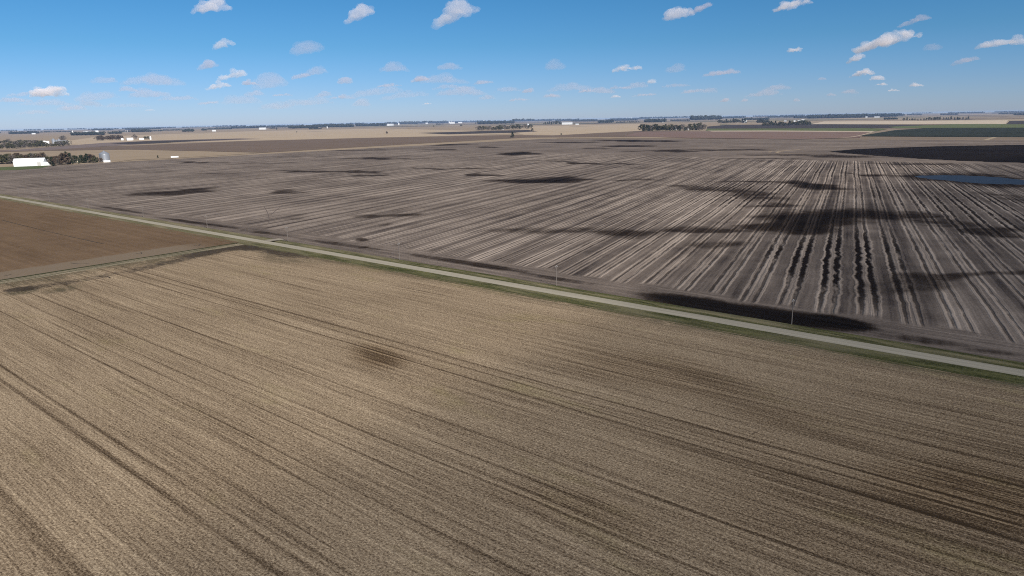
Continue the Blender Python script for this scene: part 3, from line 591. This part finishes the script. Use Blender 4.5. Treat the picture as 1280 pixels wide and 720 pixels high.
# ------------------------------------------------------------------ buildings
WHITE = flat_mat('white metal siding', (0.78, 0.78, 0.77), 0.05, 0.3, 0.5, 0.4); WROOF = flat_mat('white metal roof', (0.80, 0.80, 0.80), 0.05, 0.3, 0.45, 0.4); GALV = flat_mat('galvanised steel', (0.42, 0.43, 0.45), 0.12, 0.5, 0.36, 0.5, 0.6)
PALE = flat_mat('pale painted siding', (0.60, 0.60, 0.59), 0.08, 0.3, 0.6, 0.3); GREY = flat_mat('grey siding', (0.42, 0.42, 0.42), 0.15, 0.3); GROOF = flat_mat('grey shingle roof', (0.20, 0.20, 0.205), 0.2, 0.5); CREAM = flat_mat('cream siding', (0.55, 0.48, 0.36), 0.15, 0.3); DARKM = flat_mat('dark opening', (0.04, 0.04, 0.045), 0.2, 1); TYRE = flat_mat('tyre rubber', (0.03, 0.03, 0.03), 0.2, 1)
CONC = flat_mat('concrete', (0.45, 0.43, 0.40), 0.15, 0.4)
FACE = math.atan2(CAM[0] - px(60, 200)[0], px(60, 200)[1] - CAM[1])
def gable(u, v_, wp, hp, label, cat='building', name='farm_building', wm=WHITE, rm=WROOF, deep=0.5, rz=None, detail=False, pitch=0.22):
    x, y = px(u, v_); m = mpp(u, v_); W = wp * m; D = W * deep; T = hp * m; D = min(max(D, T * 0.9), 60.0); e = T * (1 - pitch) if not detail else T * 0.62
    if rz is None: rz = math.atan2(-(x - CAM[0]), (y - CAM[1])) + rnd.uniform(-0.25, 0.25)
    o = empty(name, (x, y, 0), rz); mb = MB(); a, b = W / 2, D / 2
    mb.add([(-a, -b, -.3), (a, -b, -.3), (a, b, -.3), (-a, b, -.3), (-a, -b, e), (a, -b, e), (a, b, e), (-a, b, e), (-a, 0, T * 0.985), (a, 0, T * 0.985)],
           [(0, 3, 2, 1), (0, 1, 5, 4), (2, 3, 7, 6), (1, 2, 6, 9, 5), (3, 0, 4, 8, 7)]); mb.obj('wall', wm, o)
    rb = MB(); g = T * 0.03 + 0.15; s = (T * 0.985 - e) / b; k = b + g
    z0 = e - s * g + 0.05; z1 = T
    q = [(-a - g, -k, z0), (a + g, -k, z0), (a + g, 0, z1), (-a - g, 0, z1), (-a - g, k, z0), (a + g, k, z0)]
    q2 = [(X, Y, Z + 0.25) for X, Y, Z in q]
    rb.add(q + q2, [(6, 7, 8, 9), (9, 8, 11, 10), (1, 0, 3, 2), (2, 3, 4, 5), (0, 1, 7, 6), (5, 4, 10, 11), (1, 2, 8, 7), (2, 5, 11, 8), (3, 0, 6, 9), (4, 3, 9, 10)]); rb.obj('roof', rm, o)
    if detail:
        d = MB(); d.box(-a - 0.12, -a + 0.02, -b * 0.5, b * 0.5, 0, e * 0.85); d.obj('door', GREY, o)
        d = MB(); d.box(a * 0.55, a * 0.8, -b - 0.12, -b + 0.02, 0, e * 0.8); d.obj('door', CONC, o)
    return tag(o, label, cat)
def grain_bin(u, v_, wp, hp, label, mat=GALV, detail=False, name='grain_bin', group=None):
    x, y = px(u, v_); m = mpp(u, v_); r_ = wp * m / 2; T = hp * m; e = T * 0.74; n = 32 if detail else 14
    o = empty(name, (x, y, 0), rnd.random() * 6); mb = MB(); prof = [(r_, -0.3)]
    if detail:
        k = 26
        for i in range(k + 1): prof += [(r_ + (0.06 if i % 2 else -0.06), e * i / k)]
    else: prof += [(r_, e)]
    mb.lathe(prof, n); mb.obj('wall', mat, o, detail)
    rb = MB(); rb.lathe([(r_ + 0.25, e - 0.1), (r_ * 0.55, e + (T - e) * 0.52), (r_ * 0.12, T * 0.985), (r_ * 0.1, T)], n); rf = rb.obj('roof', mat, o)
    if detail:
        cb = MB(); cb.lathe([(r_ * 0.13, T * 0.985), (r_ * 0.13, T + 0.5), (0.1, T + 1.0)], 12); cb.obj('cap', GALV, rf)
        d = MB(); d.box(-0.9, 0.9, -r_ - 0.2, -r_ + 0.3, 0.3, 2.6); d.obj('door', GREY, o)
        l = MB()
        for s in (-0.3, 0.3): l.tube((r_ + 0.3, s, 0), (r_ + 0.3, s, e), 0.06, 0.06, 5)
        for i in range(int(e / 0.8)): l.tube((r_ + 0.3, -0.3, 0.4 + i * 0.8), (r_ + 0.3, 0.3, 0.4 + i * 0.8), 0.04, 0.04, 4)
        l.obj('ladder', GALV, o)
    return tag(o, label, 'grain bin' if name == 'grain_bin' else 'silo', group)
gable(38.5, 207.4, 32, 9.4, 'long white shed with a low white roof beside a green lawn', 'shed', 'long_shed', deep=0.45, detail=True, rz=FACE - 0.22)
gable(58.5, 206.8, 7.0, 4.2, 'small white outbuilding at the right end of the long white shed', 'shed', 'outbuilding', deep=0.8, rz=FACE + 0.3)
gable(63, 203.6, 5, 4.5, 'pale house gable showing among trees right of the long white shed', 'house', 'house', CREAM, GROOF, 0.9)
gable(93.5, 201, 9, 4.0, 'cream house half hidden behind trees left of the big grain bin', 'house', 'house', CREAM, GROOF, 0.8)
gable(96.5, 203.8, 3, 2.4, 'tiny pale hut in front of the cream house among trees', 'hut', 'hut', CREAM, CREAM, 0.9)
grain_bin(131.5, 202.2, 11.5, 13.2, 'big round silver grain bin with a conical roof at the end of the trees', detail=True)
gable(134, 202.8, 7.2, 2.2, 'low white shed at the foot of the big silver grain bin', 'shed', 'low_shed', deep=0.5)
# second farmstead
gable(54, 178.6, 5, 2.5, 'white shed left of the grey bins behind the tree belt', 'shed', 'shed'); gable(59, 179.4, 4.5, 3.0, 'white barn just left of the grey bins', 'barn', 'barn')
grain_bin(67.5, 179.5, 4, 6.5, 'silver bin at the left of the second farmstead group'); grain_bin(71.5, 179.8, 3.6, 5.2, 'shorter silver bin second from left in its group'); grain_bin(74.5, 179.8, 3, 6.4, 'slim silver bin in the middle of its group')
gable(80, 180.5, 8, 5, 'grey blue barn in the second farmstead below the tall bare trees', 'barn', 'barn', GREY, GROOF); grain_bin(87, 180.6, 2.4, 5.6, 'tan silo at the right end of the second farmstead', CREAM, name='silo')
# third farmstead
gable(153, 175.3, 2.5, 2.5, 'white hut at the right end of the russet tree belt', 'hut', 'hut'); gable(162.5, 175.4, 7, 3.0, 'wide white barn of the third farmstead', 'barn', 'barn'); gable(177, 174.9, 5, 2.2, 'small white barn right of the wide barn of the third farmstead', 'barn', 'barn'); grain_bin(188.3, 174.5, 2.0, 4.2, 'white silo at the right end of the third farmstead', WHITE, name='silo')
# far-off white buildings
for (u, v_, wp, hp, lab) in ((42, 167.8, 4, 1.5, 'tiny white farm building near the left end of the horizon'), (110, 165.8, 9, 1.8, 'pale long building above the dark left wood'), (121, 165.4, 4, 2.2, 'white building at the right end of the dark left wood'), (145, 167, 3, 1.6, 'tiny white building right of the dark left wood'), (157, 165, 6, 1.6, 'pale low building on the horizon above the third farmstead'),
                            (267.5, 164.2, 4.5, 1.8, 'white barn alone at the far edge of the pale field, left of the trees'), (328.5, 161.9, 8, 2.4, 'long white building behind the pale left stubble'), (488, 157.2, 8, 2.4, 'white farm group building with a silo at its right'), (533.5, 155, 3, 1.6, 'small white building on the horizon left of the middle grove'),
                            (565.5, 154.6, 6, 2.2, 'white barn beside a pair of tiny silos left of the middle grove'), (575, 154.0, 5, 1.6, 'low white barn right of the tiny silos'), (605, 151.9, 2.5, 1.6, 'white speck of a house above the middle grove'), (628.5, 162.2, 2, 2.6, 'pale house in the middle grove between its two rows'),
                            (709, 155.6, 13, 2.6, 'long white farm building right of a dark clump'), (721.5, 156, 4, 1.4, 'low pale shed at the right end of the long white farm building'), (697, 151, 3, 1.6, 'white house on the horizon above the long white farm building'), (788.5, 149.4, 3.5, 2.2, 'white building beside a silo on the horizon, right of centre'),
                            (828.7, 152.8, 3, 2.6, 'pale gabled house behind the grove by the reddish field'), (844, 162.4, 4, 2.6, 'cream house inside the grove by the reddish field'), (860, 162.6, 2, 2.6, 'narrow pale shed inside the grove by the reddish field'), (931.5, 153.2, 4, 3.2, 'cream roofed barn right of the clump on the right'),
                            (981.5, 152.2, 2.5, 2.2, 'white hut in the middle behind the right-hand dark grove'), (993, 152.4, 2.2, 1.8, 'small white hut right of middle behind the dark grove'), (998.5, 152.6, 3, 2.4, 'white shed next to the tallest white building behind the dark grove'), (1003.5, 152.8, 3.2, 3.4, 'tallest white building behind the right-hand dark grove'),
                            (1020.5, 147.8, 2.2, 1.8, 'pale house in the horizon woods right of the dark grove'), (1083, 147.4, 2.2, 1.8, 'pale house at the edge of the horizon woods on the right'), (1096, 147.0, 6, 1.4, 'low pale barn at the edge of the horizon woods on the right')):
    gable(u, v_, wp, hp, lab, 'building', wm=PALE, rm=PALE)
for (u, v_, wp, hp, lab) in ((91, 167.4, 1.5, 4.2, 'white tower silo at the left end of the dark left wood'), (409, 160.3, 1.1, 2.4, 'white silo in the woods behind the pale left stubble'), (498.5, 156.4, 1.6, 2.8, 'white silo right of the white farm group'), (561.5, 154.2, 1.4, 2.4, 'first of two tiny silos left of the middle grove'),
                            (564, 153.2, 1.1, 2.2, 'second of two tiny silos left of the middle grove'), (660, 158.0, 1.8, 3.6, 'grey white silo above the right end of the middle grove'), (782.5, 149.6, 1.8, 2.4, 'white silo on the horizon right of centre')):
    grain_bin(u, v_, wp, hp, lab, WHITE, name='silo')
# parked semi trailer at the far field edge
x, y = px(218.5, 197.6); m = mpp(218.5, 197.6); o = empty('semi_trailer', (x, y, 0), FACE - 0.1); L = 8.6 * m / 2
mb = MB(); mb.box(-L, L, -1.5, 1.5, 1.4, 4.6); mb.obj('box', WHITE, o)
mb = MB(); mb.box(-L + .3, L - .3, -0.6, 0.6, 1.0, 1.39); mb.obj('chassis', DARKM, o)
for k in (-0.85, -0.68, 0.75):
    for s in (-1, 1): mb = MB(); mb.tube((L * k, s * 1.05, 0.55), (L * k, s * 1.45, 0.55), 0.55, 0.55, 12); mb.obj('wheel', TYRE, o)
tag(o, 'white semi trailer parked at the field edge right of a dark tree', 'trailer')

# ------------------------------------------------------------------ power poles along the road
WOODP = flat_mat('weathered pole wood', (0.15, 0.13, 0.115), 0.25, 1.5); CERAM = flat_mat('porcelain', (0.6, 0.6, 0.6), 0.1, 3, 0.3, 0.5)
def pole():
    o = empty('power_pole', (0, 0, 0))
    mb = MB(); mb.tube((0, 0, -0.8), (0, 0, 9.3), 0.19, 0.13, 10); mb.obj('shaft', WOODP, o)
    mb = MB(); mb.box(-0.09, 0.09, -0.9, 0.9, 8.75, 8.9); mb.obj('crossarm', WOODP, o)
    for q in (-0.8, 0.8): mb = MB(); mb.v = []; mb.tube((0, q, 8.9), (0, q, 9.2), 0.075, 0.05, 8); mb.obj('insulator', CERAM, o)
    mb = MB(); mb.tube((0, 0, 9.3), (0, 0, 9.6), 0.075, 0.05, 8); mb.obj('insulator', CERAM, o)
    return o
LAB = ['nearest wooden power pole beside the black wet headland', 'wooden power pole on the verge, second from the right', 'wooden power pole on the verge, third from the right', 'wooden power pole just right of the field entrance', 'wooden power pole just left of the field entrance', 'wooden power pole on the verge facing the brown field, fourth from the left', 'wooden power pole on the verge facing the brown field, third from the left', 'distant wooden power pole, second from the left', 'farthest wooden power pole at the left end of the road']
P0 = pole()
for i, (ub, vb) in enumerate(((990, 405), (695, 357), (497.5, 325), (360.5, 301.5), (259, 285), (182, 271.5), (119, 259.6), (68, 251.8), (27, 246))):
    if i == 0: o = P0
    else:
        o = P0.copy(); C.collection.objects.link(o)
        for ch in P0.children: q = ch.copy(); C.collection.objects.link(q); q.parent = o
    x, _ = px(ub, vb); o.location = (x, 11.9, 0); o.rotation_euler = (R(rnd.uniform(-.6, .6)), R(rnd.uniform(-.6, .6)), R(rnd.uniform(-3, 3)))
    tag(o, LAB[i], 'power pole', 'power poles along the gravel road')

# ------------------------------------------------------------------ clouds
def cloud_mat(i, sigma, thin=False):
    t = NT('cloud vapour %d' % i); t.t.nodes.remove(t.b); pv = t.n('VolumePrincipled'); pv.inputs['Color'].default_value = ((0.72, 0.67, 0.73, 1) if thin else (0.88, 0.85, 0.87, 1)); pv.inputs['Density'].default_value = sigma; pv.inputs['Anisotropy'].default_value = -0.15
    t.t.links.new(pv.outputs[0], t.t.nodes['Material Output'].inputs['Volume']); return t.m
TEX = []
for k_ in range(2): tx = bpy.data.textures.new('puffs', 'CLOUDS'); tx.noise_scale = 1.0; tx.noise_depth = 3; TEX.append(tx)
def puffs(name, center, right, up, fwd, W, Hh, D, tilt, seed, n, sigma, i):
    r = random.Random(seed); bm = bmesh.new()
    for k in range(n):
        a = r.uniform(-1, 1); lump = 0.55 + 0.45 * math.sin(a * r.uniform(2, 5) + seed); env = (1 - a * a) ** 0.6
        rad = Hh * (r.uniform(0.10, 0.27) if sigma * Hh > 0.55 else r.uniform(0.2, 0.36)) * (0.35 + 0.65 * env)
        z = -0.5 * Hh + rad + r.random() ** 1.5 * (Hh * env * (0.5 + 0.5 * lump) - rad) * 0.75
        d = r.uniform(-.5, .5) * D * env
        c = right * (a * (W * 0.5 - rad)) + up * (z + tilt * a) + fwd * d
        res = bmesh.ops.create_icosphere(bm, subdivisions=2, radius=1.0)
        sx = r.uniform(1.2, 2.4)
        for q in res['verts']: q.co = Vector(c) + (Vector(right) * q.co.x * sx + Vector(up) * q.co.z + Vector(fwd) * q.co.y * sx) * rad
    me = bpy.data.meshes.new(name); bm.to_mesh(me); bm.free()
    o = bpy.data.objects.new(name, me); link(o); o.location = center
    md = o.modifiers.new('r', 'REMESH'); md.mode = 'VOXEL'; md.voxel_size = max(Hh / 16, W / 90)
    tx = bpy.data.textures.new('puffs', 'CLOUDS'); tx.noise_scale = Hh * 0.35; tx.noise_depth = 3
    md = o.modifiers.new('d', 'DISPLACE'); md.texture = tx; md.strength = Hh * (0.30 if sigma * Hh > 0.55 else 0.2); md.texture_coords = 'LOCAL'; md.mid_level = 0.55
    dg = bpy.context.evaluated_depsgraph_get(); m2 = bpy.data.meshes.new_from_object(o.evaluated_get(dg)); o.modifiers.clear(); o.data = m2; m2.materials.clear()
    m2.materials.append(cloud_mat(i, sigma, sigma * Hh < 0.45)); return o
ALT = 1000.0
CLOUDS = [  # u, v, width, height, tilt, optical depth, label
    (61, 112, 42, 18, -1, 5, 'bright white flat-based cloud low on the left'), (30, 117, 28, 5, 0, .7, 'thin grey tail left of the bright low left cloud'), (265, 5, 46, 20, -2, 2.5, 'cloud cut by the top edge, left of centre'), (279, 52, 27, 15, -3, 2.2, 'small plump cloud below the one cut by the top edge at left'),
    (260, 80, 24, 11, -2, 1.6, 'small soft cloud beneath the small plump cloud at left'), (291, 91, 36, 14, -3, 2.4, 'grey bottomed cloud left of centre above a smaller white one'), (273, 106, 32, 10, -2, 2.2, 'white cloud under the grey bottomed cloud left of centre'), (311, 103, 22, 7, 0, 1.6, 'small flat cloud right of the stacked clouds at left'),
    (338, 100, 28, 14, -2, .9, 'faint mauve cloud right of the stacked clouds at left'), (192, 99, 54, 11, 1, .9, 'wide faint grey cloud in the left sky'), (160, 111, 24, 8, 0, 1.0, 'faint pale cloud under the left end of the wide grey cloud'), (187, 116, 36, 8, 0, .8, 'faint grey cloud under the wide grey cloud'),
    (130, 99, 22, 7, 0, .7, 'faint small cloud between the bright left cloud and the wide grey cloud'), (120, 119, 36, 9, -3, .6, 'faint tilted cloud right of the bright low left cloud'), (384, 57, 30, 13, -3, .8, 'faint pink cloud alone high left of centre'), (376, 94, 24, 8, -2, 1.2, 'small mauve cloud at the left of a joined pair'),
    (394, 88, 22, 8, -2, .9, 'small mauve cloud at the right of a joined pair'), (431, 100, 18, 10, 0, 1.4, 'small round pale cloud left of centre, low'), (450, 13, 38, 19, -6, 2.2, 'slanted pink white cloud near the top, left of centre'), (569, 12, 56, 26, -9, 2.2, 'long slanted cloud reaching the top edge near the middle'),
    (492, 83, 26, 9, 0, .8, 'faint pink smudge of cloud near the middle'), (562, 82, 24, 7, 0, .8, 'faint pale cloud below the long slanted cloud'), (525, 98, 24, 8, -1, 1.7, 'pale cloud with a bright tip low near the middle'), (555, 98, 44, 9, 1, .7, 'wide faint cloud right of the cloud with a bright tip'),
    (694, 80, 18, 10, 0, .7, 'tiny faint pink cloud right of centre'), (784, 84, 38, 10, -1, 2.6, 'bright oval cloud with a flat base right of centre'), (849, 13, 38, 20, -2, 3, 'bright ragged cloud near the top, right of centre'), (876, 9, 30, 9, -6, 1.4, 'thin rising tail of the ragged cloud near the top'),
    (902, 90, 46, 8, -1, 1.4, 'long thin white cloud right of the bright oval cloud'), (990, 3, 46, 15, -4, 3, 'cloud cut by the top edge right of centre'), (993, 61, 19, 8, 0, 3, 'small white cloud below the one cut by the top edge at right'), (1108, 47, 74, 22, -7, 4, 'largest white cloud on the right, slanting up to the right'),
    (1143, 25, 36, 9, -4, 1.0, 'thin pale cloud above the largest right cloud'), (1070, 71, 22, 11, -3, 3, 'small white cloud under the left end of the largest right cloud'), (1078, 90, 28, 10, -1, 3.5, 'white cloud at the left of the low right cluster'), (1096, 97, 18, 7, 0, 2, 'pale cloud in the middle of the low right cluster'),
    (1102, 104.5, 14, 5, 0, 2.5, 'tiny white cloud below the middle of the low right cluster'), (1117, 112, 14, 4.5, 0, 3, 'tiny low white cloud at the foot of the right cluster'), (1145, 105, 16, 7, 0, 3.5, 'small bright cloud right of the low right cluster'), (1245, 53, 44, 10, -2, 1.8, 'long white cloud at the right edge'),
    (1274, 49, 16, 16, 0, 2.5, 'plump white cloud cut by the right edge'), (1207, 75, 30, 8, -3, 1.0, 'thin pale cloud below the long cloud at the right edge'), (1166, 57, 14, 8, 0, .6, 'very faint puff right of the largest right cloud'), (845, 84, 18, 9, -1, .6, 'very faint puff right of the bright oval cloud'),
    (814.5, 101, 11, 7, 0, 1.8, 'tiny bright puff below the bright oval cloud'), (797, 105, 18, 7, 0, .9, 'faint puff left of the tiny bright puff'), (660, 113, 16, 6, 0, 1.5, 'tiny white puff low right of the middle'), (733, 113, 20, 5, 0, 1.3, 'thin white puff low right of the middle'), (770, 120, 13, 4.5, 0, 1.8, 'tiny white puff near the horizon right of the middle'),
    (907, 125, 14, 5, 0, 1.5, 'tiny low puff beneath the long thin cloud'), (931, 125, 9, 4, 0, 1.3, 'smaller low puff right of the tiny low puff'), (996, 125, 9, 4, 0, 1.2, 'tiny low puff beneath the clouds right of centre'), (1039, 118, 12, 4, 0, 1.0, 'faint tiny puff left of the low right cluster'), (1028, 98, 10, 4, 0, 1.0, 'faint speck of cloud left of the white cloud in the right cluster'),
    (534, 129, 12, 3.4, 0, 2.6, 'bright thin speck of cloud near the horizon in the middle'), (187, 137, 12, 3, 0, 2.2, 'bright thin speck of cloud near the left horizon'), (302, 123, 34, 10, 0, .55, 'dim cloud streak low left of centre'), (222, 122, 34, 5, 0, .7, 'thin grey streak of cloud low on the left'), (385, 126, 46, 8, -1, .6, 'dim grey cloud low between left and middle'),
    (345, 131, 30, 8, 0, .5, 'dim cloud patch near the horizon at left'), (470, 113, 50, 9, -3, .6, 'dim wide cloud low near the middle, left part'), (505, 118, 46, 7, -2, .55, 'dim wide cloud low near the middle, right part'), (577, 113, 46, 9, 1, .8, 'dim wide cloud low right of the cloud with a bright tip'), (560, 108, 30, 5, 0, .6, 'dim thin cloud above the dim wide one in the middle'),
    (60, 128, 46, 6, 1, .6, 'grey streak of cloud under the bright low left cloud'), (45, 140, 30, 4, 0, .5, 'dim grey streak near the left end of the horizon'), (635, 111, 26, 5, 0, .5, 'dim cloud streak left of a tiny white puff in the middle'), (715, 108, 44, 8, 0, .5, 'dim wide cloud above the thin white puff'), (845, 106, 26, 4, 0, .7, 'dim thin cloud right of the tiny bright puff'), (150, 131, 50, 5, 1, .45, 'dim streak of cloud above the third farmstead')]
for u, v_ in ((18, 124), (88, 134), (112, 128), (262, 128), (318, 116), (352, 118), (404, 117), (428, 121), (452, 128), (486, 106), (604, 102), (608, 121), (648, 124), (690, 119), (752, 112), (776, 109), (806, 118), (868, 113), (886, 112), (955, 116), (972, 108), (1062, 114)):
    CLOUDS.append((u, v_, rnd.uniform(14, 34), rnd.uniform(4, 7), rnd.uniform(-1, 1), rnd.uniform(0.7, 1.3), 'faint thin cloud puff in the pale band low over the horizon'))
for i, (u, v_, wp, hp, tilt, tau, lab) in enumerate(CLOUDS):
    d = CR * (u - 640) - CU * (v_ - 360) + CF * F; el = d[2] / math.hypot(d[0], d[1]); dist = min((ALT - H) / max(el, 0.02), 26000) * (1 + 0.1 * math.sin(i * 3.1))
    k = dist / math.hypot(d[0], d[1]); cpos = CAM + d * k; m = k; dh = Vector((d[0], d[1], 0)).normalized(); rt = Vector((dh.y, -dh.x, 0))
    if tau < 1.0: wp *= 1.35; hp *= 1.5
    Wm, Hm = wp * m, hp * m; til = -tilt * m + (wp / 2) * m * 0.0189
    puffs('cloud', Vector(cpos), rt, Vector((0, 0, 1)), dh, Wm * 1.05, Hm, min(Wm * 0.6, Hm * 2.0), til, i * 13 + 5, int(20 + min(40, wp * 0.7)), tau * (0.28 if tau > 1.4 else 0.27) / (Hm * 1.1), i)
    tag(bpy.data.objects[-1] if False else C.collection.objects[-1], lab, 'cloud', 'small fair-weather clouds')
# unseen cloud added up-sun behind the camera to shade the right-hand side of the fields
def shade_cloud(cx, cy, rx, ry, tau, alt=1100.0):
    c = np.array([cx, cy, 0]) + SUN / SUN[2] * alt
    bm = bmesh.new(); bmesh.ops.create_icosphere(bm, subdivisions=4, radius=1.0)
    for q in bm.verts:
        n_ = 1 + 0.10 * math.sin(q.co.x * 5 + 1) * math.sin(q.co.y * 4) ; q.co = Vector((q.co.x * rx * n_, q.co.y * ry * n_, q.co.z * 140))
    me = bpy.data.meshes.new('cloud'); bm.to_mesh(me); bm.free(); me.materials.append(cloud_mat(999, tau / 280 * math.sin(R(SUN_EL))))
    o = link(bpy.data.objects.new('cloud', me)); o.location = c; tag(o, 'unseen broad thin cloud added high behind the viewer to shade the fields', 'cloud')
shade_cloud(650, 300, 600, 1700, 1.25)
